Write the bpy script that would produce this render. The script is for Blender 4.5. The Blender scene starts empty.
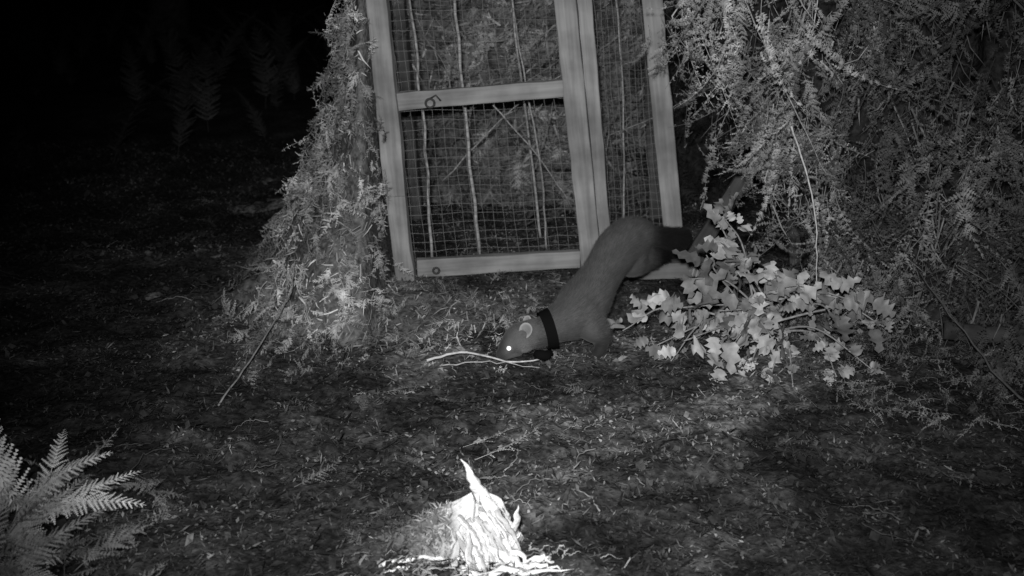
import bpy, math, random
import numpy as np
from mathutils import Vector, Matrix
rng=np.random.default_rng(7); random.seed(7)
scene=bpy.context.scene
scene.view_settings.view_transform='Standard'
try: scene.view_settings.look='None'
except Exception: pass
scene.view_settings.exposure=0

# ------------------------------------------------------------------ helpers
_tab=np.random.default_rng(3).random((256,256))
def vnoise(x,y):
    x=np.asarray(x,float); y=np.asarray(y,float)
    xi=np.floor(x).astype(int); yi=np.floor(y).astype(int)
    fx=x-xi; fy=y-yi; fx=fx*fx*(3-2*fx); fy=fy*fy*(3-2*fy)
    g=lambda a,b:_tab[a%256,b%256]
    return (g(xi,yi)*(1-fx)+g(xi+1,yi)*fx)*(1-fy)+(g(xi,yi+1)*(1-fx)+g(xi+1,yi+1)*fx)*fy
def fbm(x,y,o=4):
    s=0;a=.5
    for i in range(o):
        s=s+a*vnoise(x*2**i+17*i,y*2**i+31*i); a*=.5
    return s
def sstep(a,b,x):
    t=np.clip((np.asarray(x,float)-a)/(b-a),0,1); return t*t*(3-2*t)

def new_mesh(name,V,F,mat=None,shade=None,smooth=False,parent=None):
    V=np.asarray(V,dtype=np.float32); me=bpy.data.meshes.new(name)
    if isinstance(F,np.ndarray):
        n,k=F.shape
        me.vertices.add(len(V)); me.vertices.foreach_set('co',V.ravel())
        me.loops.add(n*k); me.loops.foreach_set('vertex_index',F.astype(np.int32).ravel())
        me.polygons.add(n); me.polygons.foreach_set('loop_start',np.arange(0,n*k,k,dtype=np.int32))
        me.update(calc_edges=True)
    else:
        me.from_pydata([tuple(map(float,v)) for v in V],[],[tuple(map(int,f)) for f in F])
    if shade is not None:
        a=me.attributes.new('shade','FLOAT','POINT'); a.data.foreach_set('value',np.asarray(shade,dtype=np.float32))
    me.validate()
    if smooth:
        me.polygons.foreach_set('use_smooth',np.ones(len(me.polygons),dtype=bool))
    ob=bpy.data.objects.new(name,me); scene.collection.objects.link(ob)
    if mat: me.materials.append(mat)
    if parent: ob.parent=parent
    return ob
def empty(name):
    e=bpy.data.objects.new(name,None); e.empty_display_size=.1; scene.collection.objects.link(e); return e

class Soup:
    def __init__(s): s.V=[];s.F=[];s.S=[];s.n=0
    def add(s,V,F,sh):
        V=np.asarray(V); F=np.asarray(F)
        s.V.append(V); s.F.append(F+s.n); s.n+=len(V)
        s.S.append(np.full(len(V),sh) if np.isscalar(sh) else np.asarray(sh))
    def build(s,name,mat,smooth=False,parent=None):
        return new_mesh(name,np.vstack(s.V),np.vstack(s.F),mat,np.concatenate(s.S),smooth,parent)

def tube(P,R,n=6,sq=1.0):
    P=np.asarray(P,float); R=np.asarray(R,float)
    T=np.gradient(P,axis=0); T/=np.linalg.norm(T,axis=1)[:,None]+1e-9
    up=np.array([0,0,1.]) if abs(T[0][2])<.9 else np.array([0,1.,0])
    V=[];a=np.linspace(0,2*np.pi,n,endpoint=False)
    A=np.cross(T[0],up); A/=np.linalg.norm(A)
    for i in range(len(P)):
        A=A-T[i]*A.dot(T[i]); A/=np.linalg.norm(A)+1e-9
        B=np.cross(T[i],A)
        V.append(P[i]+R[i]*(np.cos(a)[:,None]*A+sq*np.sin(a)[:,None]*B))
    V=np.vstack(V); F=[]
    for i in range(len(P)-1):
        for j in range(n):
            a0=i*n+j;a1=i*n+(j+1)%n;b0=a0+n;b1=a1+n
            F+= [(a0,a1,b1),(a0,b1,b0)]
    m=len(V); V=np.vstack([V,P[0],P[-1]])
    for j in range(n):
        F.append((m,(j+1)%n,j)); k=(len(P)-1)*n; F.append((m+1,k+j,k+(j+1)%n))
    return V,np.array(F)
def smooth_path(P,k=8):
    P=np.asarray(P,float); n=len(P); out=[]
    Q=np.vstack([2*P[0]-P[1],P,2*P[-1]-P[-2]])
    for i in range(1,n):
        p0,p1,p2,p3=Q[i-1],Q[i],Q[i+1],Q[i+2]
        for t in np.arange(k)/k:
            out.append(.5*((2*p1)+(-p0+p2)*t+(2*p0-5*p1+4*p2-p3)*t*t+(-p0+3*p1-3*p2+p3)*t**3))
    out.append(P[-1]); return np.array(out)

# ------------------------------------------------------------------ materials (infra-red monochrome)
def mat_shade(name,nscale=60,namt=.5,rough=.85,spec=.2,detail=4,bump=0.0,sheen=0):
    m=bpy.data.materials.new(name); m.use_nodes=True; nt=m.node_tree; b=nt.nodes['Principled BSDF']
    at=nt.nodes.new('ShaderNodeAttribute'); at.attribute_name='shade'
    tc=nt.nodes.new('ShaderNodeTexCoord'); nz=nt.nodes.new('ShaderNodeTexNoise'); nz.inputs['Scale'].default_value=nscale; nz.inputs['Detail'].default_value=detail
    nt.links.new(tc.outputs['Object'],nz.inputs['Vector'])
    mr=nt.nodes.new('ShaderNodeMapRange'); mr.inputs['From Min'].default_value=.3; mr.inputs['From Max'].default_value=.7
    mr.inputs['To Min'].default_value=1-namt; mr.inputs['To Max'].default_value=1+namt*.6
    nt.links.new(nz.outputs['Fac'],mr.inputs['Value'])
    mu=nt.nodes.new('ShaderNodeMath'); mu.operation='MULTIPLY'; mu.use_clamp=True
    nt.links.new(at.outputs['Fac'],mu.inputs[0]); nt.links.new(mr.outputs['Result'],mu.inputs[1])
    nt.links.new(mu.outputs[0],b.inputs['Base Color'])
    b.inputs['Roughness'].default_value=rough; b.inputs['Specular IOR Level'].default_value=spec
    if sheen: b.inputs['Sheen Weight'].default_value=sheen; b.inputs['Sheen Roughness'].default_value=.5
    if bump>0:
        bp=nt.nodes.new('ShaderNodeBump'); bp.inputs['Strength'].default_value=bump; bp.inputs['Distance'].default_value=.01
        nt.links.new(nz.outputs['Fac'],bp.inputs['Height']); nt.links.new(bp.outputs['Normal'],b.inputs['Normal'])
    return m
def mat_wood(name,base=.4,amt=.2):
    m=bpy.data.materials.new(name); m.use_nodes=True; nt=m.node_tree; b=nt.nodes['Principled BSDF']
    tc=nt.nodes.new('ShaderNodeTexCoord'); mp=nt.nodes.new('ShaderNodeMapping'); mp.inputs['Scale'].default_value=(3,60,60)
    nz=nt.nodes.new('ShaderNodeTexNoise'); nz.inputs['Scale'].default_value=1.6; nz.inputs['Detail'].default_value=6; nz.inputs['Distortion'].default_value=.6
    nz2=nt.nodes.new('ShaderNodeTexNoise'); nz2.inputs['Scale'].default_value=9; nz2.inputs['Detail'].default_value=5
    nt.links.new(tc.outputs['Object'],mp.inputs['Vector']); nt.links.new(mp.outputs[0],nz.inputs['Vector']); nt.links.new(tc.outputs['Object'],nz2.inputs['Vector'])
    r1=nt.nodes.new('ShaderNodeMapRange'); r1.inputs['From Min'].default_value=.3;r1.inputs['From Max'].default_value=.7;r1.inputs['To Min'].default_value=base*(1-amt);r1.inputs['To Max'].default_value=base*(1+amt)
    r2=nt.nodes.new('ShaderNodeMapRange'); r2.inputs['From Min'].default_value=.3;r2.inputs['From Max'].default_value=.65;r2.inputs['To Min'].default_value=.5;r2.inputs['To Max'].default_value=1.1
    nt.links.new(nz.outputs['Fac'],r1.inputs['Value']); nt.links.new(nz2.outputs['Fac'],r2.inputs['Value'])
    mu=nt.nodes.new('ShaderNodeMath'); mu.operation='MULTIPLY'; nt.links.new(r1.outputs[0],mu.inputs[0]); nt.links.new(r2.outputs[0],mu.inputs[1])
    nt.links.new(mu.outputs[0],b.inputs['Base Color']); b.inputs['Roughness'].default_value=.8; b.inputs['Specular IOR Level'].default_value=.2
    bp=nt.nodes.new('ShaderNodeBump'); bp.inputs['Strength'].default_value=.3; bp.inputs['Distance'].default_value=.002
    nt.links.new(nz.outputs['Fac'],bp.inputs['Height']); nt.links.new(bp.outputs['Normal'],b.inputs['Normal'])
    return m
def mat_plain(name,c,rough=.6,emit=0,metal=0,spec=.5):
    m=bpy.data.materials.new(name); m.use_nodes=True; nt=m.node_tree; b=nt.nodes['Principled BSDF']
    nz=nt.nodes.new('ShaderNodeTexNoise'); nz.inputs['Scale'].default_value=80
    r=nt.nodes.new('ShaderNodeMapRange'); r.inputs['To Min'].default_value=c*.7; r.inputs['To Max'].default_value=c*1.3
    nt.links.new(nz.outputs['Fac'],r.inputs['Value']); nt.links.new(r.outputs[0],b.inputs['Base Color'])
    b.inputs['Roughness'].default_value=rough; b.inputs['Metallic'].default_value=metal; b.inputs['Specular IOR Level'].default_value=spec
    if emit: b.inputs['Emission Color'].default_value=(1,1,1,1); b.inputs['Emission Strength'].default_value=emit
    return m
M_soil=mat_shade('forest_soil',70,.75,.95,.1,8,.9)
M_litter=mat_shade('leaf_litter',90,.45,.85,.15)
M_brack=mat_shade('dead_bracken',35,.4,.85,.2)
M_thatch=mat_shade('bracken_thatch',70,.7,.95,.05,6,.8)
M_fern=mat_shade('fern_leaf',50,.3,.6,.35)
M_holly=mat_shade('holly_leaf',60,.3,.5,.35)
M_twig=mat_shade('twig_bark',80,.4,.8,.2)
M_wood=mat_wood('weathered_timber',.26)
M_wood3=mat_wood('timber_mid',.14)  # same timber with a lower base colour, for threshold and side rail
M_wood2=mat_wood('timber_dark',.07)  # same timber with the lowest base colour, for back posts and planks
M_wire=mat_plain('galvanised_wire',.18,.5)
M_stump=mat_shade('torn_wood',90,.3,.75,.2,5,.6)
M_fur=mat_shade('marten_fur',30,.2,.75,.15,sheen=.12)
M_collar=mat_plain('collar_leather',.006,.95,spec=.05)
M_eye=mat_plain('eye_shine_emissive',.9,.1,2.0)  # eyeballs emit light to stand in for retroreflected eyeshine
M_nose=mat_plain('nose_skin',.02,.4)
M_bark=mat_shade('tree_bark',25,.5,.95,.1,6,.9)

# ------------------------------------------------------------------ terrain
def ground_h(x,y):
    x=np.asarray(x,float); y=np.asarray(y,float)
    near=np.exp(-((x)**2+(y-2.5)**2)/60)
    h=.05*(fbm(x*1.3+5,y*1.3)-.47)+.03*(fbm(x*6,y*6+9)-.47)+.018*(vnoise(x*23,y*23)-.5)+.010*(vnoise(x*51,y*51)-.5)
    h=h*(.35+.65*near)
    flat=np.exp(-(((x-.08)/.24)**2+((y-2.3)/.16)**2))
    cagef=sstep(2.55,2.75,y)*sstep(3.6,3.4,y)*sstep(-.6,-.4,x)*sstep(.8,.6,x)
    h=h*(1-flat)*(1-.85*cagef)
    h+=.03*sstep(2.45,2.85,y)*sstep(-.75,-.3,x)*sstep(1.3,.8,x)
    h+=.22*sstep(.85,1.9,x)*sstep(2.0,2.9,y)
    h+=.9*(fbm(x*.12+3,y*.12+8,3)-.44)*sstep(5,14,np.hypot(x,y))
    return h
n=600
u=np.linspace(-1,1,n); k=7.6
gx=np.sinh(u*k)/np.sinh(k)*90; gy=np.sinh(u*k)/np.sinh(k)*90+2.0
X,Y=np.meshgrid(gx,gy,indexing='ij'); Z=ground_h(X,Y)
idx=np.arange(n*n).reshape(n,n)
F=np.stack([idx[:-1,:-1],idx[1:,:-1],idx[1:,1:],idx[:-1,1:]],-1).reshape(-1,4)
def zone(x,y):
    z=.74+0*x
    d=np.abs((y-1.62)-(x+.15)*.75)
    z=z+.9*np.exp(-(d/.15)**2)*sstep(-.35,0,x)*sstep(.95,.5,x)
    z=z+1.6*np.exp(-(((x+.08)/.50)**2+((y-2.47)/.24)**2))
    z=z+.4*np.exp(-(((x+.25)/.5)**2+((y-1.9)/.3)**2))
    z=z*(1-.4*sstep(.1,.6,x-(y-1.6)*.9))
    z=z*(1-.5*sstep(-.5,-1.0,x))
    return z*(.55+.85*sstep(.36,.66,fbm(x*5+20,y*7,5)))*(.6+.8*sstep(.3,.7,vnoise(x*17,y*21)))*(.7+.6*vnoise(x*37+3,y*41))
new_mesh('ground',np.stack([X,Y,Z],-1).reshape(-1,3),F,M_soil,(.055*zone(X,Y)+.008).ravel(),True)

# ------------------------------------------------------------------ leaf litter
LS=[]
def litter(N,xr,yr,smin,smax,pw=1.3,hi=.2,wr=(.15,.6),lift=.010):
    x=rng.uniform(*xr,N); y=yr[0]+(yr[1]-yr[0])*rng.random(N)**pw
    z=ground_h(x,y)+rng.uniform(.001,lift,N)
    L=rng.uniform(smin,smax,N); W=L*rng.uniform(*wr,N)
    a=rng.uniform(0,2*np.pi,N); tilt=rng.normal(0,.5,N); roll=rng.normal(0,.7,N)
    d=np.stack([np.cos(a)*np.cos(tilt),np.sin(a)*np.cos(tilt),np.sin(tilt)],-1)
    s=np.stack([-np.sin(a)*np.cos(roll),np.cos(a)*np.cos(roll),np.sin(roll)],-1)
    up=np.cross(d,s); c=np.stack([x,y,z],-1)
    f=rng.uniform(-.1,.3,N)[:,None]
    V=np.stack([c-d*L[:,None]/2, c-d*L[:,None]*.1+s*W[:,None]/2+up*f*W[:,None], c+d*L[:,None]/2+up*f*L[:,None]*.3,
                c-d*L[:,None]*.05-s*W[:,None]/2+up*f*W[:,None]],1).reshape(-1,3)
    b=np.arange(N)[:,None]*4
    F=np.concatenate([b+np.array([[0,1,2]]),b+np.array([[0,2,3]])],0)
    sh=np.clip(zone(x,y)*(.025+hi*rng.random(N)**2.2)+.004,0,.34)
    LS.append((V,F,np.repeat(sh,4)))
litter(190000,(-2.0,2.4),(1.1,4.6),.004,.012,hi=.23,lift=.014)
litter(36000,(-2.0,2.4),(1.15,4.5),.010,.03,hi=.19,wr=(.05,.16),lift=.018)
litter(9000,(-2.0,2.4),(1.15,4.5),.014,.028,hi=.10,wr=(.4,.8),lift=.014)
sp=Soup()
for l in LS: sp.add(*l)
sp.build('leaf_litter',M_litter)

# ------------------------------------------------------------------ fern / bracken fronds
def frond(L=.35,np_=15,pl=.11,m=6,droop=.6,curl=.5,ragged=.3,seed=0,ll=.24,hang=0.):
    r=np.random.default_rng(seed); V=[];F=[]
    def tri(a,b,c):
        i=len(V); V.extend([a,b,c]); F.append((i,i+1,i+2))
    pos=np.zeros(3); P=[pos]; D=[]; steps=np_+3
    side_b=r.normal(0,.25+ragged*.5)
    for i in range(steps):
        t=i/steps; pit=.25-droop*1.6*t; yaw=side_b*t*1.5
        d=np.array([math.sin(yaw)*math.cos(pit),math.cos(yaw)*math.cos(pit),math.sin(pit)])
        D.append(d); pos=pos+d*L/steps; P.append(pos)
    P=np.array(P)
    tv,tf=tube(P,np.linspace(.0018,.0006,len(P)),3)
    V.extend(list(tv)); F.extend([tuple(f) for f in tf])
    for i in range(3,steps):
        t=(i-3)/(steps-3); base=P[i]; d=D[min(i,len(D)-1)]
        side=np.cross(d,[0,0,1.]); side/=np.linalg.norm(side); nor=np.cross(side,d)
        plen=pl*((1-t)**.75*.95+.05)*(.6+.4*min(1,t*5))
        for sg in (-1,1):
            if r.random()<ragged*.25: continue
            ang=math.radians(62-25*t+r.normal(0,8*ragged*3)-hang*25); q=plen*(1-ragged*.5*r.random())
            dd=d*math.cos(ang)+side*sg*math.sin(ang)+nor*r.normal(0,.4*ragged); dd/=np.linalg.norm(dd)
            c=curl*(.5+1.0*r.random()); fw=r.normal(0,.3)*ragged
            cdir=-nor*(1 if r.random()<.75 else -1)+d*r.normal(0,.5*ragged)
            pts=[]
            for s in np.linspace(0,1,m+1):
                th=c*2.2*s
                pts.append(base+q*(dd*(math.sin(th)/(c*2.2) if c>.02 else s)+cdir*((1-math.cos(th))/(c*2.2) if c>.02 else 0)+d*fw*s*s))
            pts=np.array(pts)
            for j in range(m):
                s=j/m; a=pts[j]; b=pts[j+1]; ax=b-a
                w=q*ll*(1-s)**.7*(.6+.8*r.random())+.0012
                pn=np.cross(ax,nor); pn/=np.linalg.norm(pn)+1e-9
                for sg2 in (-1,1):
                    tw=nor*r.normal(-.25*curl,.5*ragged)
                    tri(a,a+ax*.95,a+ax*.75+(pn*sg2+tw)*w)
    return np.array(V),np.array(F)
def place(soup,proto,pos,d,nor,sc,sh):
    V,F=proto; d=d/np.linalg.norm(d); s=np.cross(d,nor); s/=np.linalg.norm(s)+1e-9; nn=np.cross(s,d)
    R=np.stack([s,d,nn],0)
    soup.add((V*sc)@R+pos,F,sh)
dead=[frond(.30,13,.075,6,droop=rng.uniform(.3,1.0),curl=rng.uniform(.8,1.8),ragged=.9,seed=i,ll=rng.uniform(.08,.17),hang=rng.uniform(0,1)) for i in range(14)]
droopy=[frond(.42,13,.12,9,droop=rng.uniform(.1,.6),curl=rng.uniform(1.0,2.0),ragged=.7,seed=100+i,ll=rng.uniform(.08,.15),hang=rng.uniform(.4,1.4)) for i in range(14)]
feath=[frond(.30,16,.085,7,droop=rng.uniform(.2,.7),curl=rng.uniform(.3,.9),ragged=.55,seed=200+i,ll=rng.uniform(.13,.2),hang=rng.uniform(0,.8)) for i in range(12)]
live=[frond(.42,22,.085,9,droop=.55,curl=.15,ragged=.12,seed=40+i,ll=.16) for i in range(5)]
flatp=[frond(.28,15,.08,6,droop=.12,curl=.2,ragged=.5,seed=60+i,ll=.15) for i in range(5)]

def sample_surface(V,F,N):
    T=np.concatenate([F[:,[0,1,2]],F[:,[0,2,3]]]) if F.shape[1]==4 else F
    A,B,C=V[T[:,0]],V[T[:,1]],V[T[:,2]]; nn=np.cross(B-A,C-A); ar=np.linalg.norm(nn,axis=1)
    i=rng.choice(len(T),N,p=ar/ar.sum()); r1=np.sqrt(rng.random(N))[:,None]; r2=rng.random(N)[:,None]
    return (1-r1)*A[i]+r1*(1-r2)*B[i]+r1*r2*C[i], nn[i]/(ar[i][:,None]+1e-12)
def grid(fn,us,vs):
    U,Vv=np.meshgrid(us,vs,indexing='ij'); P=fn(U,Vv).reshape(-1,3)
    i=np.arange(len(us)*len(vs)).reshape(len(us),len(vs))
    return P,np.stack([i[:-1,:-1],i[1:,:-1],i[1:,1:],i[:-1,1:]],-1).reshape(-1,4)
down=np.array([0,0,-1.])
def cover(soup,V,F,N,protos,out,sh,sc=(.5,1.1),spread=.6,lift=.02,dirn=down,keep=None):
    P,NN=sample_surface(V,F,N)
    for p,nn in zip(P,NN):
        if keep is not None and not keep(p): continue
        if nn.dot(out)<0: nn=-nn
        d=dirn+rng.normal(0,spread,3); d=d-nn*d.dot(nn)*.75
        nr=nn+rng.normal(0,.5,3)
        b=sh(p)*rng.uniform(.35,1.4)
        place(soup,protos[rng.integers(len(protos))],p+nn*lift*rng.random(),d,nr,rng.uniform(*sc),b)
def straw(soup,V,F,N,out,sh,lmin=.02,lmax=.09,w=.0011,dirn=down,spread=.8,lift=.03,keep=None):
    P,NN=sample_surface(V,F,N)
    if keep is not None:
        m=keep(P); P=P[m];NN=NN[m]
    N=len(P); NN=NN*np.sign(NN@out)[:,None]; NN[np.isnan(NN)]=0
    d=dirn+rng.normal(0,spread,(N,3)); d-=NN*np.sum(d*NN,1)[:,None]*.7; d/=np.linalg.norm(d,axis=1)[:,None]
    s=np.cross(d,NN+rng.normal(0,.3,(N,3))); s/=np.linalg.norm(s,axis=1)[:,None]+1e-9
    L=rng.uniform(lmin,lmax,N)[:,None]; W=(w*rng.uniform(.6,2.2,N))[:,None]; c=rng.normal(0,.25,(N,1)); c2=rng.normal(.1,.35,(N,1))
    a=P+NN*lift*rng.random((N,1)); b=a+d*L*.5+s*c*L*.3+NN*c2*L*.3; e=a+d*L+s*c*L-NN*c2*L*.2
    Vv=np.stack([a-s*W,a+s*W,b-s*W,b+s*W,e],1).reshape(-1,3); i=np.arange(N)[:,None]*5
    Ff=np.concatenate([i+[[0,1,3]],i+[[0,3,2]],i+[[2,3,4]]],0)
    soup.add(Vv,Ff,np.repeat(sh(P)*rng.uniform(.3,1.5,N),5))

# left heap leaning against the cage
def heapH(x,y):
    hx=np.interp(x,[-.95,-.75,-.66,-.60,-.55,-.49,-.45,-.41,-.385,-.37,-.30],[0,.01,.06,.13,.22,.35,.47,.62,.76,.88,1.0])
    fy=sstep(2.32,2.82,y+.12*(fbm(x*5,y*5)-.5))**1.1
    back=sstep(4.0,3.5,y)
    sk=.05*sstep(2.2,2.55,y)*sstep(-.75,-.5,x)*sstep(.15,-.2,x)*sstep(2.76,2.62,y)
    return np.maximum(hx*fy*back*sstep(-.32,-.36,x), sk)+ground_h(x,y)-.02+.12*(fbm(x*9,y*9)-.42)*sstep(2.2,2.5,y)*sstep(-.30,-.42,x)
hs=np.concatenate([np.linspace(-.95,-.3,80),np.linspace(-.29,.15,20)]); ys=np.linspace(2.2,4.0,110)
HV,HF=grid(lambda a,b:np.stack([a,b,heapH(a,b)-.01],-1),hs,ys)
heap=empty('bracken_heap')
new_mesh('thatch_core',HV,HF,M_thatch,np.full(len(HV),.13),True,heap)
sp=Soup()
hk=lambda p:p[0]>-.70 and ((p[0]<-.335-.06*p[2]) or p[1]>2.86 and p[0]<-.35)
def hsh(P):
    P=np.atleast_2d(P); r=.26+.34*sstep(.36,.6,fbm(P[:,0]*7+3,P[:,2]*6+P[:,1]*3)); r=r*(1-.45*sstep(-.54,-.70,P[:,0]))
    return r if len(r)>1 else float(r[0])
cover(sp,HV,HF,1700,feath,np.array([-.3,-1,.3]),hsh,(.18,.48),.7,.045,np.array([-.15,-.35,-1.]),keep=hk)
cover(sp,HV,HF,1500,dead,np.array([-.3,-1,.3]),hsh,(.18,.45),.7,.045,np.array([-.15,-.35,-1.]),keep=hk)
cover(sp,HV,HF,2300,feath,np.array([0,-.3,1.]),hsh,(.12,.32),.8,.025,np.array([-.05,-.8,-.3]),keep=lambda p:p[1]<2.71 and p[0]>-.72)
straw(sp,HV,HF,12000,np.array([-.3,-1,.5]),hsh,.010,.05,.0009,np.array([-.2,-.3,-.9]),.9,.03,keep=lambda P:((P[:,0]<-.33-.06*P[:,2])|(P[:,1]<2.72))&(P[:,0]>-.72))
for i in range(12):
    p=np.array([-.395-.02*rng.random(),2.82+.1*rng.random(),rng.uniform(.58,.85)])
    place(sp,feath[i%12],p,np.array([-1,-.1,rng.normal(-.2,.5)]),np.array([0,-.5,1.]),rng.uniform(.2,.4),.35)
sp.build('dead_fronds',M_brack,parent=heap)

# right hanging bracken curtain
def lowz(x): return np.interp(x,[.38,.42,.50,.56,.62,.70,.80,.95,1.2],[.80,.70,.60,.50,.40,.24,.07,0,0])
def cur(a,b):
    z0=lowz(a); z=z0+(1.12-z0)*b
    y=2.66-.12*np.sin(np.clip(b,0,1)*2.6)-.10*sstep(.5,1.1,a)+.40*(fbm(a*5,z*4)-.5)-.28*sstep(.25,0,z)*sstep(.8,1.2,a)
    return np.stack([a+.0*z,y,z],-1)
CV,CF=grid(cur,np.linspace(.41,2.6,130),np.linspace(0,1,60))
curt=empty('hanging_bracken')
CVb=CV.copy(); CVb[:,1]+=.14
new_mesh('thatch_core',CVb,CF,M_thatch,np.full(len(CV),.03),True,curt)  # near-black core colour paints the deep shade between the fronds
sp=Soup()
def csh(p):
    p=np.atleast_2d(p); r=.23-.08*sstep(.60,.95,p[:,0])-.02*sstep(.95,1.3,p[:,0])+.10*sstep(.60,.45,p[:,0])
    r=r*(.6+.8*sstep(.36,.6,fbm(p[:,0]*6+9,p[:,2]*5)))
    return r if len(r)>1 else float(r[0])
kp=lambda p:p[0]<1.7 or rng.random()<.35
cover(sp,CV,CF,1300,droopy,np.array([0,-1,0.]),csh,(.3,.75),.34,.12,np.array([.05,-.15,-1.]),keep=kp)
cover(sp,CV,CF,500,feath,np.array([0,-1,0.]),csh,(.4,.8),.45,.12,np.array([.05,-.15,-1.]),keep=kp)
cover(sp,CV,CF,700,dead,np.array([0,-1,0.]),csh,(.25,.55),.5,.10,np.array([.05,-.15,-1.]),keep=kp)
straw(sp,CV,CF,2500,np.array([0,-1,0.]),csh,.03,.16,.0010,np.array([.1,-.1,-1.]),.45,.08)
for i in range(46):
    x=rng.uniform(.43,.76); z=float(lowz(x))+rng.uniform(.05,.35)
    p=np.array([x,2.50+rng.normal(0,.05),z]); place(sp,droopy[i%14],p,np.array([rng.normal(.02,.18),rng.normal(-.1,.15),-1.]),np.array([rng.normal(0,.6),-1,.2]),rng.uniform(.35,.60),rng.uniform(.18,.42))
sp.build('dead_fronds',M_brack,parent=curt)
RV,RF=grid(lambda a,b:np.stack([a,b,1.02+.10*fbm(a*4,b*4)+.05*np.sin((b-2.6)*3)],-1),np.linspace(-.42,2.6,60),np.linspace(2.62,3.9,40))
roof=empty('bracken_roof')
new_mesh('thatch_core',RV,RF,M_thatch,np.full(len(RV),.10),True,roof)
sp=Soup(); cover(sp,RV,RF,300,dead,np.array([0,0,1.]),lambda p:.3,(.5,1.0),.8,.04,np.array([0,-.6,-.1]))
sp.build('dead_fronds',M_brack,parent=roof)
BV,BF=grid(lambda a,b:np.stack([a,3.42+.1*fbm(a*5,b*5),b],-1),np.linspace(-.36,1.3,50),np.linspace(0,1.1,40))
back=empty('bracken_wall')
new_mesh('thatch_core',BV,BF,M_thatch,np.where(BV[:,0]<.45,.12,.02),True,back)  # right part coloured dark: shade of the gap put into the wall
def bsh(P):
    P=np.atleast_2d(P); r=np.where(P[:,0]<.42,.16+.30*sstep(.38,.6,fbm(P[:,0]*5+4,P[:,2]*4)),.03); r=r*(.6+.4*sstep(.1,.6,P[:,2]))  # fronds behind the gap also carry its shade in their colour
    return r if len(r)>1 else float(r[0])
sp=Soup()
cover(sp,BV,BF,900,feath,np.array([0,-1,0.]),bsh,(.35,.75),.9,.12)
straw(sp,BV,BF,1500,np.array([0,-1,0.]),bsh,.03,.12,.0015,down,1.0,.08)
sp.build('dead_fronds',M_brack,parent=back)

# ------------------------------------------------------------------ cage
cage=empty('wire_mesh_cage')
def beam(name,p0,p1,w,d,mat=M_wood,parent=cage,depth=(0.12,1,0)):
    p0=np.array(p0,float);p1=np.array(p1,float);L=np.linalg.norm(p1-p0);X=(p1-p0)/L
    Yd=np.array(depth,float);Yd-=X*X.dot(Yd);Yd/=np.linalg.norm(Yd);Zd=np.cross(X,Yd)
    ns=max(3,int(L/.05)); V=[];F=[]
    for i in range(ns+1):
        t=i/ns-.5
        for a,b in ((-1,-1),(1,-1),(1,1),(-1,1)):
            V.append((t*L,a*d/2+rng.normal(0,.0006),b*w/2+rng.normal(0,.0011)))
    for i in range(ns):
        for j in range(4): F.append((i*4+j,(i+1)*4+j,(i+1)*4+(j+1)%4,i*4+(j+1)%4))
    F.append((0,1,2,3)); k=ns*4; F.append((k+3,k+2,k+1,k))
    ob=new_mesh(name,V,F,mat); m=Matrix(((X[0],Yd[0],Zd[0],0),(X[1],Yd[1],Zd[1],0),(X[2],Yd[2],Zd[2],0),(0,0,0,1)))
    c=(p0+p1)/2; m.translation=Vector(c); ob.matrix_world=m
    bv=ob.modifiers.new('bev','BEVEL'); bv.width=.003; bv.segments=2; bv.limit_method='ANGLE'; ob.parent=parent
    return ob
beam('left_post_lower',(-.280,2.752,.0),(-.300,2.752,.262),.050,.030)
beam('left_post_upper',(-.298,2.748,.255),(-.346,2.748,1.02),.054,.034)
beam('bottom_rail',(-.252,2.754,.055),(.182,2.80,.066),.048,.026)
beam('middle_rail',(-.290,2.752,.497),(.130,2.80,.522),.044,.024)
beam('top_rail',(-.322,2.752,.97),(.09,2.80,.985),.046,.026)
beam('door_stile',(.217,2.80,.03),(.098,2.80,1.02),.055,.03)
beam('corner_post',(.256,2.850,.0),(.150,2.850,1.03),.047,.045,M_wood)
beam('right_post',(.466,2.95,.0),(.325,2.95,1.02),.054,.04)
beam('side_top_rail',(.18,2.865,.985),(.31,2.94,.99),.045,.026,depth=(-.45,1,0))
beam('side_bottom_rail',(.29,2.875,.055),(.445,2.945,.06),.05,.026,M_wood3,depth=(-.45,1,0))
beam('threshold_board',(.295,2.725,.062),(.51,2.735,.060),.044,.05,M_wood3)
beam('back_left_post',(-.30,3.30,.0),(-.355,3.30,1.02),.05,.04,M_wood2)
beam('back_right_post',(.46,3.32,.0),(.38,3.32,1.02),.05,.04,M_wood2)
beam('left_roof_rail',(-.353,2.77,1.0),(-.355,3.28,1.0),.045,.04,depth=(1,0,0))
beam('right_roof_rail',(.33,2.98,1.0),(.38,3.30,1.0),.045,.04,depth=(1,0,0))
def mesh_panel(name,bl,br,tl,tr,nu,nv,rad=.0008,jit=.0016):
    bl,br,tl,tr=[np.array(p,float) for p in (bl,br,tl,tr)]; sp=Soup()
    ph=rng.uniform(0,6,4)
    def pt(u,v):
        p=(bl*(1-u)+br*u)*(1-v)+(tl*(1-u)+tr*u)*v
        w=.004*math.sin(u*9+ph[0])*math.sin(v*7+ph[1]); return p+np.array([.002*math.sin(v*14+ph[2]+u*3),w,.002*math.sin(u*13+ph[3]+v*5)])
    for i in range(nu+1):
        P=[pt(i/nu,v)+rng.normal(0,jit*.6,3) for v in np.linspace(0,1,24)]; V,F=tube(P,[rad]*24,3); sp.add(V,F,.4)
    for j in range(nv+1):
        P=[pt(u,j/nv)+rng.normal(0,jit*.6,3) for u in np.linspace(0,1,18)]; V,F=tube(P,[rad]*18,3); sp.add(V,F,.4)
    sp.build(name,M_wire,parent=cage)
mesh_panel('door_mesh',(-.284,2.772,.045),(.215,2.822,.05),(-.345,2.772,.99),(.100,2.822,.99),18,38)
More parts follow.
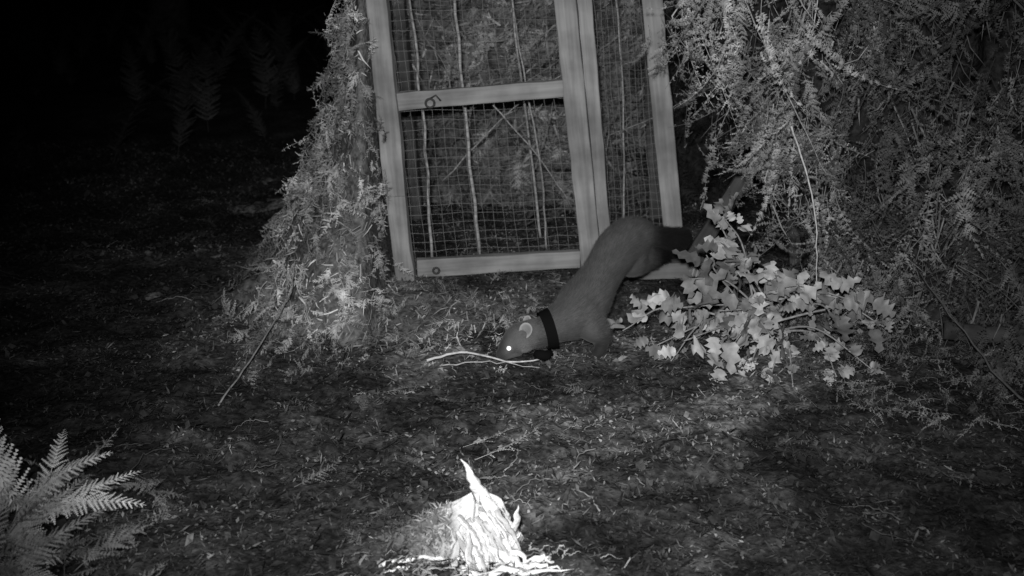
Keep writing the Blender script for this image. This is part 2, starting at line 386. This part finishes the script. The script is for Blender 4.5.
mesh_panel('side_mesh',(.262,2.885,.05),(.455,2.972,.05),(.165,2.885,1.0),(.330,2.972,1.0),11,42)
mesh_panel('left_side_mesh',(-.300,2.78,.03),(-.305,3.28,.03),(-.36,2.78,1.0),(-.36,3.28,1.0),18,36)
mesh_panel('back_mesh',(-.29,3.28,.03),(.44,3.295,.03),(-.35,3.28,1.0),(.37,3.295,1.0),24,30,.0006)
sp=Soup()
for P,r in ([(-.222,2.90,.02),(-.235,2.9,.4),(-.262,2.88,.75),(-.27,2.9,1.0)],.0045),([(-.09,2.95,.02),(-.118,2.93,.35),(-.150,2.92,.75),(-.16,2.92,1.0)],.0055),([(.085,3.05,.02),(.04,3.02,.4),(-.002,3.0,.75),(-.01,3.,1.0)],.004),([(.10,2.98,.02),(.075,2.97,.3),(.02,2.96,.6),(-.04,3.,.98)],.003),([(-.2,3.1,.2),(0,3.05,.42),(.2,3.1,.55)],.002),([(-.05,2.9,.46),(.08,2.95,.30),(.17,3.0,.15)],.002),([(.33,3.1,.0),(.31,3.1,.5),(.24,3.1,1.0)],.003):
    Q=smooth_path(P,6); Q=Q+rng.normal(0,.0015,Q.shape); V,F=tube(Q,np.linspace(r,r*.6,len(Q)),6); sp.add(V,F,.36)
for i in range(14):
    x=rng.uniform(-.25,.3); z=rng.uniform(.1,.8); a=rng.normal(1.3,.7); l=rng.uniform(.15,.4); y=rng.uniform(2.95,3.2)
    V,F=tube(smooth_path([(x,y,z),(x+math.cos(a)*l/2+.02,y,z+math.sin(a)*l/2),(x+math.cos(a)*l,y,z+math.sin(a)*l)],4),np.linspace(.0018,.0008,9),4); sp.add(V,F,.25)
sp.build('sticks',M_twig,True,parent=cage)
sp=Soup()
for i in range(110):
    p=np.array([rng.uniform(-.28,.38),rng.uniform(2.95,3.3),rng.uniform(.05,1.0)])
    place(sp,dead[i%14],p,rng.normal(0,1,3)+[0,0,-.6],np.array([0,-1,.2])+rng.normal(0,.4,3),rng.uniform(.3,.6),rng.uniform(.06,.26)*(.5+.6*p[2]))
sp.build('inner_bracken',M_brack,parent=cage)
def ring(name,c,R,r,parent,mat):
    a=np.linspace(0,2*np.pi,17); P=[(c[0]+R*math.cos(t),c[1],c[2]+R*math.sin(t)) for t in a]
    V,F=tube(P,[r]*17,6); return new_mesh(name,V,F,mat,np.full(len(V),.1),True,parent)
M_dark=mat_plain('rusty_iron',.03,.7)
ring('latch_ring',(-.205,2.738,.495),.011,.0030,cage,M_dark)
V,F=tube([(-.205,2.738,.507),(-.19,2.734,.516),(-.178,2.736,.502)],[.0022]*3,6); new_mesh('latch_hook',V,F,M_dark,None,True,cage)
ring('rail_staple',(-.20,2.738,.052),.008,.0030,cage,M_dark)
beam('wooden_plank',(.50,2.90,.03),(.66,2.87,.34),.045,.02,M_wood2,None)
beam('wooden_plank',(.78,2.84,.0),(.70,2.84,.5),.03,.03,M_wood2,None)

# ------------------------------------------------------------------ holly
def holly_leaf(L,seed):
    r=np.random.default_rng(seed); n=3+seed%2; pts=[]
    W=L*r.uniform(.34,.44)
    out=[(0,0)]
    for i in range(n):
        t=(i+.5)/n; env=math.sin(math.pi*min(.97,t*.8+.16))
        out.append(((i+.15)/n*L,W*env*.60)); out.append(((i+.45)/n*L,W*env*.82)); out.append(((i+.75)/n*L,W*env*(1.0+.25*r.random())))
    out.append((L,0))
    bend=r.uniform(-.8,1.3); fold=r.uniform(.0,.55); tw=r.normal(0,.5); V=[];F=[]
    def z(x,y): return fold*abs(y)-bend*x*x/L*.6+tw*y*x/L+.06*L*math.sin(x/L*9+seed)
    for x,y in out: V.append((y,x,z(x,y)))
    for x,y in out[1:-1]: V.append((-y,x,z(x,-y)+r.normal(0,.002)))
    mids=[(0,x,z(x,0)) for x,_ in out]
    k=len(V); V+=mids; no=len(out)
    L_=[k+0]+list(range(no,no+no-2))+[k+no-1]
    for i in range(no-1):
        a,b=i,i+1; F+=[(a,b,k+i+1),(a,k+i+1,k+i)]
        a,b=L_[i],L_[i+1]; F+=[(a,k+i+1,b),(a,k+i,k+i+1)]
    return np.array(V),np.array(F)
hl=[holly_leaf(.068,i) for i in range(16)]
holly=empty('holly_bush'); sp=Soup(); st=Soup()
root=np.array([.62,2.46,.0])
cam_dir=np.array([-.2,-1,.45])
tips=[(.25,2.30,.06),(.33,2.28,.12),(.455,2.40,.315),(.49,2.38,.24),(.38,2.24,.06),(.53,2.25,.16),(.58,2.22,.06),(.50,2.16,.0),(.72,2.26,.10),(.84,2.30,.07),(.58,2.30,.20),(.48,2.38,.30),(.76,2.32,.13),(.44,2.18,.02),(.40,2.34,.17),(.70,2.16,.01),(.35,2.22,.02),(.46,2.27,.12),(.60,2.13,.0),(.44,2.36,.22),(.78,2.18,.02),(.65,2.3,.17),(.52,2.3,.1),(.47,2.2,.05),(.30,2.26,.03),(.55,2.14,.0)]
for tp in tips:
    tp=np.array(tp); mid=(root+tp)/2+np.array([rng.normal(0,.03),.0,rng.uniform(.02,.07)])
    Q=smooth_path([root+rng.normal(0,.02,3)*[1,1,0],mid,tp],6); V,F=tube(Q,np.linspace(.0035,.0012,len(Q)),5); st.add(V,F,.3)
    bb=rng.uniform(.4,1.05); lowf=.72 if tp[2]<.05 else 1
    for kk in range(9):
        i=int(len(Q)*(.38+.62*(kk+rng.random())/9)); i=min(i,len(Q)-1)
        p=Q[i]; d=(tp-root)*.5/np.linalg.norm(tp-root)+rng.normal(0,.7,3); nr=cam_dir+rng.normal(0,.75,3)
        p=p+rng.normal(0,.014,3); p[2]=max(p[2],.015+float(ground_h(p[0],p[1])))
        place(sp,hl[rng.integers(16)],p,d,nr,rng.uniform(.35,.95)*lowf,bb*rng.uniform(.2,.55))
sp.build('leaves',M_holly,True,parent=holly); st.build('stems',M_twig,True,parent=holly)

# ------------------------------------------------------------------ ferns in front (lower left)
def fern_plant(name,base,dirs,sc,sh):
    e=empty(name); sp=Soup()
    for d,s in dirs:
        place(sp,live[rng.integers(5)],np.array(base)+rng.normal(0,.02,3)*[1,1,0],np.array(d,float),np.array([-d[0]*.8,-d[1]*.8-.5,1.]),sc*s,sh*rng.uniform(.6,1.15))
    sp.build('fronds',M_fern,parent=e)
fern_plant('fern',(-.83,1.58,.0),[((.5,.0,.55),.58),((.9,-.2,.42),.60),((.65,-.5,.14),.52),((-.05,-.1,1.1),.62),((-.3,.1,1.0),.8),((.5,-.7,.3),.5),((.3,-.2,.5),.42),((-.6,-.3,.6),.8),((.2,.6,.5),.5),((.8,.2,.25),.50),((.0,-.8,.4),.5),((-.3,-.8,.5),.5),((.7,-.9,.2),.5)],1.0,.85)
fern_plant('fern',(-.82,1.42,.0),[((-.10,.0,1.1),.5),((.7,.1,.45),.52),((.6,-.3,.3),.5),((-.5,.0,1.),.6),((.2,-.5,.7),.45),((.6,.5,.3),.55),((-.1,.5,.5),.5),((.3,.3,.8),.45),((-.1,-.2,.9),.45),((.9,.3,.2),.5)],1.0,.75)
sp=Soup()
for i in range(70):
    x=rng.uniform(-.95,-.55); y=rng.uniform(1.35,1.75); place(sp,feath[i%12],np.array([x,y,float(ground_h(x,y))+rng.uniform(0,.05)]),rng.normal(0,1,3)*[1,1,.4],np.array([0,-.3,1.])+rng.normal(0,.4,3),rng.uniform(.2,.5),rng.uniform(.06,.3))
def lay(x,y,ang,sc,sh):
    p=np.array([x,y,float(ground_h(x,y))+.008])
    place(sp,flatp[rng.integers(5)],p,np.array([math.cos(ang),math.sin(ang),.03]),np.array([rng.normal(0,.3),rng.normal(0,.3),1.]),sc,sh)
for x,y,a,s,h in [(-.10,1.86,.1,.45,.4),(-.07,1.82,.25,.55,.45),(-.38,1.68,.5,.35,.18)]: lay(x,y,a,s,h)
for i in range(600):
    x=rng.uniform(-1.5,1.7); y=rng.uniform(1.35,4.0); lay(x,y,rng.uniform(0,6.3),rng.uniform(.10,.30),float(zone(x,y))*rng.uniform(.04,.16))
for i in range(600):
    x=rng.uniform(.62,1.7); y=rng.uniform(1.95,2.75); a=rng.uniform(0,6.3); p=np.array([x,y,float(ground_h(x,y))+.01])
    place(sp,dead[i%14],p,np.array([math.cos(a),math.sin(a),.1]),rng.normal(0,.5,3)+[0,-.3,1],rng.uniform(.2,.5),rng.uniform(.04,.20))
sp.build('fallen_bracken',M_brack)

sp=Soup()
def twig(P,r,sh,jit=.003):
    Q=smooth_path(P,6)+rng.normal(0,jit,(6*(len(P)-1)+1,3)); V,F=tube(Q,np.linspace(r,r*.45,len(Q)),5); sp.add(V,F,sh)
twig([(-.60,2.02,.01),(-.56,2.2,.05),(-.52,2.40,.11),(-.52,2.50,.17)],.0022,.25,.001)
twig([(-.19,2.24,.012),(-.10,2.27,.02),(.0,2.225,.015),(.09,2.25,.018)],.0035,.6,.0015)
twig([(-.16,2.22,.01),(-.05,2.235,.012),(.06,2.20,.012)],.002,.4,.0015)
twig([(.60,2.34,.52),(.645,2.36,.42),(.675,2.34,.3),(.685,2.32,.15)],.0026,.5,.001)
twig([(.50,2.5,.8),(.62,2.42,.55),(.70,2.38,.4)],.002,.3,.0015)
twig([(1.05,1.95,.02),(.98,2.1,.08),(.9,2.3,.2)],.003,.08)
for i in range(500):
    x=rng.uniform(-1.5,1.6); y=rng.uniform(1.3,3.6); a=rng.uniform(0,6.3); l=rng.uniform(.02,.10); z=float(ground_h(x,y))
    twig([(x,y,z+.008),(x+math.cos(a)*l*.5,y+math.sin(a)*l*.5,z+.012),(x+math.cos(a+.3)*l,y+math.sin(a+.3)*l,float(ground_h(x+math.cos(a)*l,y+math.sin(a)*l))+.008)],rng.uniform(.0007,.0018),float(zone(x,y))*rng.uniform(.06,.25),.0015)
sp.build('twigs',M_twig,True)
lg=smooth_path([(.98,2.30,.06),(1.2,2.24,.07),(1.5,2.2,.10),(1.9,2.15,.15)],8); V,F=tube(lg+rng.normal(0,.003,lg.shape),np.full(len(lg),.020),10)
new_mesh('fallen_log',V,F,M_bark,np.full(len(V),.05),True)

# ------------------------------------------------------------------ torn stump
sp=Soup(); c0=np.array([-.068,1.53,0.])
nr,na=30,130; V=[]
ridge=rng.normal(0,.09,na); ridge=(ridge+np.roll(ridge,1))*.6
for i in range(nr):
    for j in range(na):
        t=i/(nr-1); a=2*math.pi*j/na; ca=math.cos(a)
        wide=1.35 if ca<0 else .68
        rr=(.120*(1-t)**(1.15 if ca<0 else .5)+.004)*(.8+.5*float(fbm(np.array(ca*2+9),np.array(math.sin(a)*2+t*2.))))*(1+ridge[j]*(.5+t))
        z=.100*t**.8+.010*math.sin(a*4+1)*t
        V.append(c0+np.array([rr*ca*wide+.010*t,rr*math.sin(a)*.55,z-.012]))
F=[]
for i in range(nr-1):
    for j in range(na):
        a0=i*na+j;a1=i*na+(j+1)%na; F+=[(a0,a1,a1+na),(a0,a1+na,a0+na)]
V=np.array(V)
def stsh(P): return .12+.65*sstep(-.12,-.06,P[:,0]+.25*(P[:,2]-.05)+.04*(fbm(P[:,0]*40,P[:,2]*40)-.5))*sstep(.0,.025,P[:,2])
stV,stF=V,np.array(F)
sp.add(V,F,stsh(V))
def splinter(P,r,s,sq=.35,jit=.001,pw=1.8,dx=-.013):
    Q=smooth_path(P,5); Q=Q+np.array([dx,0,0]); V,F=tube(Q+rng.normal(0,jit,Q.shape),r*(1-np.linspace(0,1,len(Q))**pw)+.0004,6,sq); sp.add(V,F,s)
splinter([(-.016,1.515,.04),(-.030,1.510,.09),(-.046,1.505,.13),(-.066,1.50,.176)],.016,.9)
splinter([(-.006,1.51,.03),(-.020,1.505,.075),(-.036,1.50,.115)],.020,.85,pw=3)
splinter([(.012,1.505,.03),(.020,1.50,.065),(.021,1.498,.092)],.009,.8,pw=2.5)
for i in range(45):
    x=rng.uniform(-.11,.015); h=.070*(1-abs(x+.025)/.13)*rng.uniform(.5,1.1)+.010; y=1.476+rng.normal(0,.006)
    lean=.012*rng.normal()-.010
    splinter([(x-lean*.6,y-.012,.0),(x,y,h*.5),(x+lean,y+.022,h)],rng.uniform(.003,.009),rng.uniform(.4,.95)*(.4+.6*float(sstep(-.10,-.04,x))),.3,pw=4)
for i in range(26):
    x=rng.uniform(-.06,.0); z=rng.uniform(.03,.07); y=1.470+rng.normal(0,.006)
    splinter([(x-.01,y+.02,z+.02),(x+.012,y,z),(x+.03,y-.01,max(.004,z-.035))],rng.uniform(.002,.006),rng.uniform(.4,.95))
for P,r in (([(-.015,1.47,.045),(.0,1.465,.03),(.025,1.46,.020),(.055,1.462,.018)],.007),([(-.205,1.462,.010),(-.15,1.468,.016),(-.09,1.462,.020),(-.02,1.472,.026)],.0045),([(-.02,1.455,.03),(.01,1.45,.02),(.045,1.445,.018),(.080,1.45,.010)],.009),([(.03,1.455,.014),(.050,1.46,.022),(.068,1.452,.016)],.006),([(-.08,1.44,.008),(.0,1.43,.018),(.095,1.432,.014)],.009),([(-.10,1.40,.01),(-.02,1.39,.02),(.09,1.40,.02)],.008),([(-.16,1.45,.012),(-.17,1.44,.02),(-.20,1.44,.006)],.003)):
    splinter(P,r,.9,.8,.003,dx=0)
for i in range(140):
    x=rng.normal(-.07,.10); y=1.44+rng.normal(0,.04); l=rng.uniform(.008,.045); a=rng.normal(0,.7); z=.004+float(ground_h(x,y))
    splinter([(x,y,z),(x+l*.5*math.cos(a),y+l*.5*math.sin(a),z+.008),(x+l*math.cos(a),y+l*math.sin(a),z+.003)],rng.uniform(.0007,.0025),rng.uniform(.12,.5))
stump=empty('torn_tree_stump'); sp.build('torn_wood',M_stump,parent=stump)
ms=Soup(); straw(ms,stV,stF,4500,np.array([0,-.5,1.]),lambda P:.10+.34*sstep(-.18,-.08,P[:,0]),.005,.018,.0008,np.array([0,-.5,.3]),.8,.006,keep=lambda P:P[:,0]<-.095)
ms.build('moss',M_litter,parent=stump)

# ------------------------------------------------------------------ pine marten
marten=empty('pine_marten')
body=Soup()
def limb(P,R,k=5,n=16,sq=1.0):
    Q=smooth_path(np.column_stack([np.array(P,float),R]),k); V,F=tube(Q[:,:3],np.maximum(Q[:,3],.002),n,sq); body.add(V,F,0.)
spine=[(-.033,2.248,.018),(-.022,2.252,.026),(-.006,2.260,.041),(.014,2.266,.054),(.040,2.272,.062),(.075,2.282,.068),(.105,2.30,.077),(.14,2.32,.090),(.165,2.35,.108),(.19,2.39,.133),(.215,2.43,.160),(.245,2.48,.186),(.283,2.53,.203),(.315,2.57,.201),(.335,2.595,.195)]
srad=[.008,.014,.024,.034,.034,.033,.044,.056,.056,.048,.045,.051,.052,.037,.022]
limb(spine,srad,6,24)
tail=[(.325,2.585,.196),(.35,2.60,.190),(.375,2.63,.178),(.40,2.66,.164),(.425,2.70,.150),(.445,2.75,.140),(.46,2.79,.135)]
limb(tail,[.018,.020,.024,.026,.026,.018,.005],5,16)
nf=[(.150,2.315,.095),(.178,2.296,.070),(.199,2.298,.045),(.202,2.294,.022),(.194,2.286,.010),(.178,2.279,.008)]
limb(nf,[.040,.033,.024,.016,.014,.011])
ff=[(.145,2.36,.09),(.150,2.37,.06),(.135,2.375,.038),(.122,2.37,.018),(.112,2.362,.010),(.097,2.357,.008)]
limb(ff,[.034,.027,.019,.014,.013,.010])
nh=[(.270,2.505,.188),(.285,2.505,.155),(.305,2.53,.140),(.345,2.60,.140),(.385,2.665,.118),(.380,2.700,.100),(.362,2.705,.097)]
limb(nh,[.047,.038,.026,.017,.013,.012,.010])
fh=[(.295,2.54,.185),(.318,2.56,.150),(.345,2.60,.135),(.385,2.66,.135),(.43,2.70,.115),(.428,2.722,.099),(.410,2.726,.097)]
limb(fh,[.036,.030,.022,.014,.012,.011,.009])
for p in (nf[-1],ff[-1],nh[-1],fh[-1]):
    for k in range(4):
        o=(k-1.5)*.0058
        limb([(p[0]+.006,p[1]+o*.8,p[2]+.001),(p[0]-.006,p[1]+o,p[2]),(p[0]-.013,p[1]+o*1.1,p[2]-.003)],[.0045,.0045,.003],3,8)
limb([(-.030,2.248,.011),(-.010,2.254,.020),(.014,2.262,.032)],[.006,.010,.018],4,12)
limb([(.002,2.244,.044),(.024,2.242,.048),(.045,2.252,.055)],[.009,.018,.016],4,12)
limb([(.002,2.287,.050),(.024,2.294,.055),(.045,2.294,.058)],[.009,.018,.016],4,12)
def earshape(c,out,up,R):
    out=np.array(out,float);out/=np.linalg.norm(out);up=np.array(up,float);up-=out*up.dot(out);up/=np.linalg.norm(up);s=np.cross(up,out)
    V=[];F=[];n=18;m=8
    for i in range(m):
        for j in range(n):
            rr=i/(m-1); a=2*np.pi*j/n
            V.append(np.array(c)+R*rr*(math.cos(a)*s*.95+math.sin(a)*up*(1.0 if math.sin(a)>0 else 1.3))+out*(.22*R*rr*rr))
    for i in range(m-1):
        for j in range(n): a0=i*n+j;a1=i*n+(j+1)%n;F.append((a0,a1,a1+n,a0+n))
    return V,F
BV_=np.vstack(body.V);BF_=np.vstack(body.F)
tmp=new_mesh('tmp_body',BV_,BF_)
rm=tmp.modifiers.new('r','REMESH'); rm.mode='VOXEL'; rm.voxel_size=.0035
smd=tmp.modifiers.new('s','SMOOTH'); smd.factor=.5; smd.iterations=7
dg=bpy.context.evaluated_depsgraph_get(); ev=tmp.evaluated_get(dg); me=bpy.data.meshes.new_from_object(ev)
nv=len(me.vertices); co=np.empty(nv*3); me.vertices.foreach_get('co',co); co=co.reshape(-1,3)
no=np.empty(nv*3); me.vertices.foreach_get('normal',no); no=no.reshape(-1,3)
bpy.data.objects.remove(tmp)
def dpath(C,P):
    Q=smooth_path(P,5); return np.min(np.linalg.norm(C[:,None,:]-Q[None],axis=2),axis=1)
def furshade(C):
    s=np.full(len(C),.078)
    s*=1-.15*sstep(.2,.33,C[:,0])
    s*=1-.3*sstep(.09,.14,C[:,0])*sstep(.07,.03,C[:,2])  # lower front darkened: form shading put into the fur colour
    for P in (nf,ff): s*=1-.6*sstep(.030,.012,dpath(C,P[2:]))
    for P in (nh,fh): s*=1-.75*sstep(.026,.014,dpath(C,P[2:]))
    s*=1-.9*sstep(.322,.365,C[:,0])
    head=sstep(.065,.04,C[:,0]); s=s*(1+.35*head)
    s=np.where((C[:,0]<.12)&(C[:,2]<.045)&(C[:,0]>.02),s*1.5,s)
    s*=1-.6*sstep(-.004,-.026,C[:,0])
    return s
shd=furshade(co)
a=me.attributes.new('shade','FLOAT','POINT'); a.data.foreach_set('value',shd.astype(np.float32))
me.polygons.foreach_set('use_smooth',np.ones(len(me.polygons),dtype=bool)); me.materials.clear(); me.materials.append(M_fur)
bo=bpy.data.objects.new('body',me); scene.collection.objects.link(bo); bo.parent=marten
SP=smooth_path(spine,6); ST=np.gradient(SP,axis=0); ST/=np.linalg.norm(ST,axis=1)[:,None]
TP=smooth_path(tail,5); TT=np.gradient(TP,axis=0); TT/=np.linalg.norm(TT,axis=1)[:,None]
AP=np.vstack([SP,TP]);AT=np.vstack([ST,TT])
N=80000; sel=rng.integers(0,nv,N); base=co[sel]+rng.normal(0,.0012,(N,3)); nn=no[sel]
ni=np.concatenate([np.argmin(np.linalg.norm(b[:,None,:].astype(np.float32)-AP[None].astype(np.float32),axis=2),axis=1) for b in np.array_split(base,8)]); tg=AT[ni]
ln=rng.uniform(.008,.017,N); ln=np.where(base[:,0]<.05,ln*.3,ln); ln=np.where(base[:,0]>.345,ln*1.6,ln); ln=np.where(base[:,2]<.03,ln*.4,ln)
dr=nn*.32+tg*.95+rng.normal(0,.12,(N,3)); dr/=np.linalg.norm(dr,axis=1)[:,None]
sd=np.cross(dr,nn); sd/=np.linalg.norm(sd,axis=1)[:,None]+1e-9; w=.00045
V=np.stack([base-sd*w-nn*.0008,base+sd*w-nn*.0008,base+dr*ln[:,None]],1).reshape(-1,3); F=np.arange(N*3).reshape(-1,3)
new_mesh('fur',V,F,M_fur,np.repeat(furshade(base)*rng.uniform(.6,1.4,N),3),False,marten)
for nm,c,out,R in (('near_ear',(.032,2.247,.085),(-.35,-1,.25),.0165),('far_ear',(.036,2.292,.088),(-.5,-.6,.3),.012)):
    V,F=earshape(c,out,(.3,0,1),R); V=np.array(V); rr=np.linalg.norm(V-np.array(c),axis=1)/R
    e=new_mesh(nm,V,F,M_fur,.22+.12*sstep(.6,.95,rr),True,marten); s=e.modifiers.new('s','SOLIDIFY'); s.thickness=.003
def ball(name,c,r,mat,sc=(1,1,1)):
    V=[];F=[]
    for i in range(9):
        for j in range(14):
            p=math.pi*i/8;a=2*math.pi*j/14; V.append((c[0]+r*sc[0]*math.sin(p)*math.cos(a),c[1]+r*sc[1]*math.sin(p)*math.sin(a),c[2]+r*sc[2]*math.cos(p)))
    for i in range(8):
        for j in range(14): F.append((i*14+j,i*14+(j+1)%14,(i+1)*14+(j+1)%14,(i+1)*14+j))
    return new_mesh(name,V,F,mat,None,True,marten)
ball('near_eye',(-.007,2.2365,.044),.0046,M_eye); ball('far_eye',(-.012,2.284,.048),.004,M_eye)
ball('nose',(-.040,2.246,.018),.0055,M_nose,(.8,1,.8))
cd=np.array([.9,.2,.2]);cd/=np.linalg.norm(cd);cc=np.array([.080,2.285,.0695]);A=np.cross(cd,[0,0,1.]);A/=np.linalg.norm(A);B=np.cross(A,cd)
V=[];F=[];n_=36;prof=[(-.012,.0385),(.012,.0425),(.012,.0465),(-.012,.0425)]
for j in range(n_):
    t=2*math.pi*j/n_
    for x,r in prof: V.append(cc+cd*x+r*(math.cos(t)*A+math.sin(t)*B))
for j in range(n_):
    for q in range(4): F.append((j*4+q,j*4+(q+1)%4,((j+1)%n_)*4+(q+1)%4,((j+1)%n_)*4+q))
new_mesh('radio_collar',V,F,M_collar,None,False,marten)
V,F=tube([(.050,2.250,.028),(.060,2.246,.024),(.076,2.248,.021),(.088,2.256,.026)],[.007,.012,.012,.008],10); new_mesh('collar_transmitter',V,F,M_collar,None,True,marten)

# ------------------------------------------------------------------ dark woodland behind
for i,(x,y,r) in enumerate([(-2.6,8.5,.16),(-4.6,10.5,.2),(-1.2,11.5,.15),(2.2,9.5,.2),(4.8,8.0,.18),(-6.5,7.,.2)]):
    tr=empty('conifer_tree'); zz=float(ground_h(x,y)); sp=Soup()
    P=np.array([(x+.05*math.sin(k*1.3+i),y,zz-.1+k*1.0) for k in range(10)]); V,F=tube(P,np.linspace(r,.03,10),12); sp.add(V,F,.05)
    lf=Soup()
    for k in range(50):
        h=rng.uniform(1.8,8.8); a=rng.uniform(0,6.3); L=(9.4-h)*.26*rng.uniform(.6,1)
        b=np.array([x,y,zz+h]); d=np.array([math.cos(a),math.sin(a),-.25]); V,F=tube([b,b+d*L*.5,b+d*L],[.02,.012,.004],4); sp.add(V,F,.06)
        for q in range(5): place(lf,live[q],b+d*L*(.15+.16*q),d+rng.normal(0,.3,3),np.array([0,0,1.]),rng.uniform(1.2,2.2),.05)
    sp.build('trunk',M_bark,True,tr); lf.build('crown',M_fern,False,tr)
sp=Soup()
for i in range(110):
    x=rng.uniform(-4,-.7); y=rng.uniform(3.9,8); z=float(ground_h(x,y)); a=rng.uniform(0,6.3)
    place(sp,live[rng.integers(5)],np.array([x,y,z]),np.array([math.cos(a)*.5,math.sin(a)*.5,.8]),np.array([-math.cos(a),-math.sin(a),.6]),rng.uniform(.5,1.3),.035)
sp.build('bracken_undergrowth',M_fern)

# ------------------------------------------------------------------ light
w=bpy.data.worlds.new('World'); scene.world=w; w.use_nodes=True; nt=w.node_tree; bg=nt.nodes['Background']
sky=nt.nodes.new('ShaderNodeTexSky'); sky.sky_type='NISHITA'; sky.sun_disc=False; sky.sun_elevation=math.radians(35); sky.sun_rotation=math.radians(200)
bw=nt.nodes.new('ShaderNodeRGBToBW'); nt.links.new(sky.outputs[0],bw.inputs[0]); nt.links.new(bw.outputs[0],bg.inputs[0]); bg.inputs[1].default_value=.0005
sl=bpy.data.lights.new('moon_light','SUN'); sl.energy=.003; sl.angle=math.radians(.5); so=bpy.data.objects.new('moon_light',sl); scene.collection.objects.link(so); so.rotation_euler=(math.radians(55),0,math.radians(-20))
ir=bpy.data.lights.new('infrared_illuminator','SPOT'); ir.energy=270; ir.spot_size=math.radians(65); ir.spot_blend=1.0; ir.shadow_soft_size=.035
io=bpy.data.objects.new('infrared_illuminator',ir); scene.collection.objects.link(io); io.location=(-.04,-.03,1.12)
tgt=Vector((.14,2.35,.18)); io.rotation_euler=(tgt-io.location).to_track_quat('-Z','Y').to_euler()

cam=bpy.data.cameras.new('camera'); cam.sensor_width=36; cam.lens=38.6; cam.clip_end=500; cam.clip_start=.02
cam.dof.use_dof=True; cam.dof.focus_distance=2.25; cam.dof.aperture_fstop=4.5
co_=bpy.data.objects.new('camera',cam); scene.collection.objects.link(co_); co_.location=(0,0,1.0); co_.rotation_euler=(math.radians(70),0,0)
scene.camera=co_
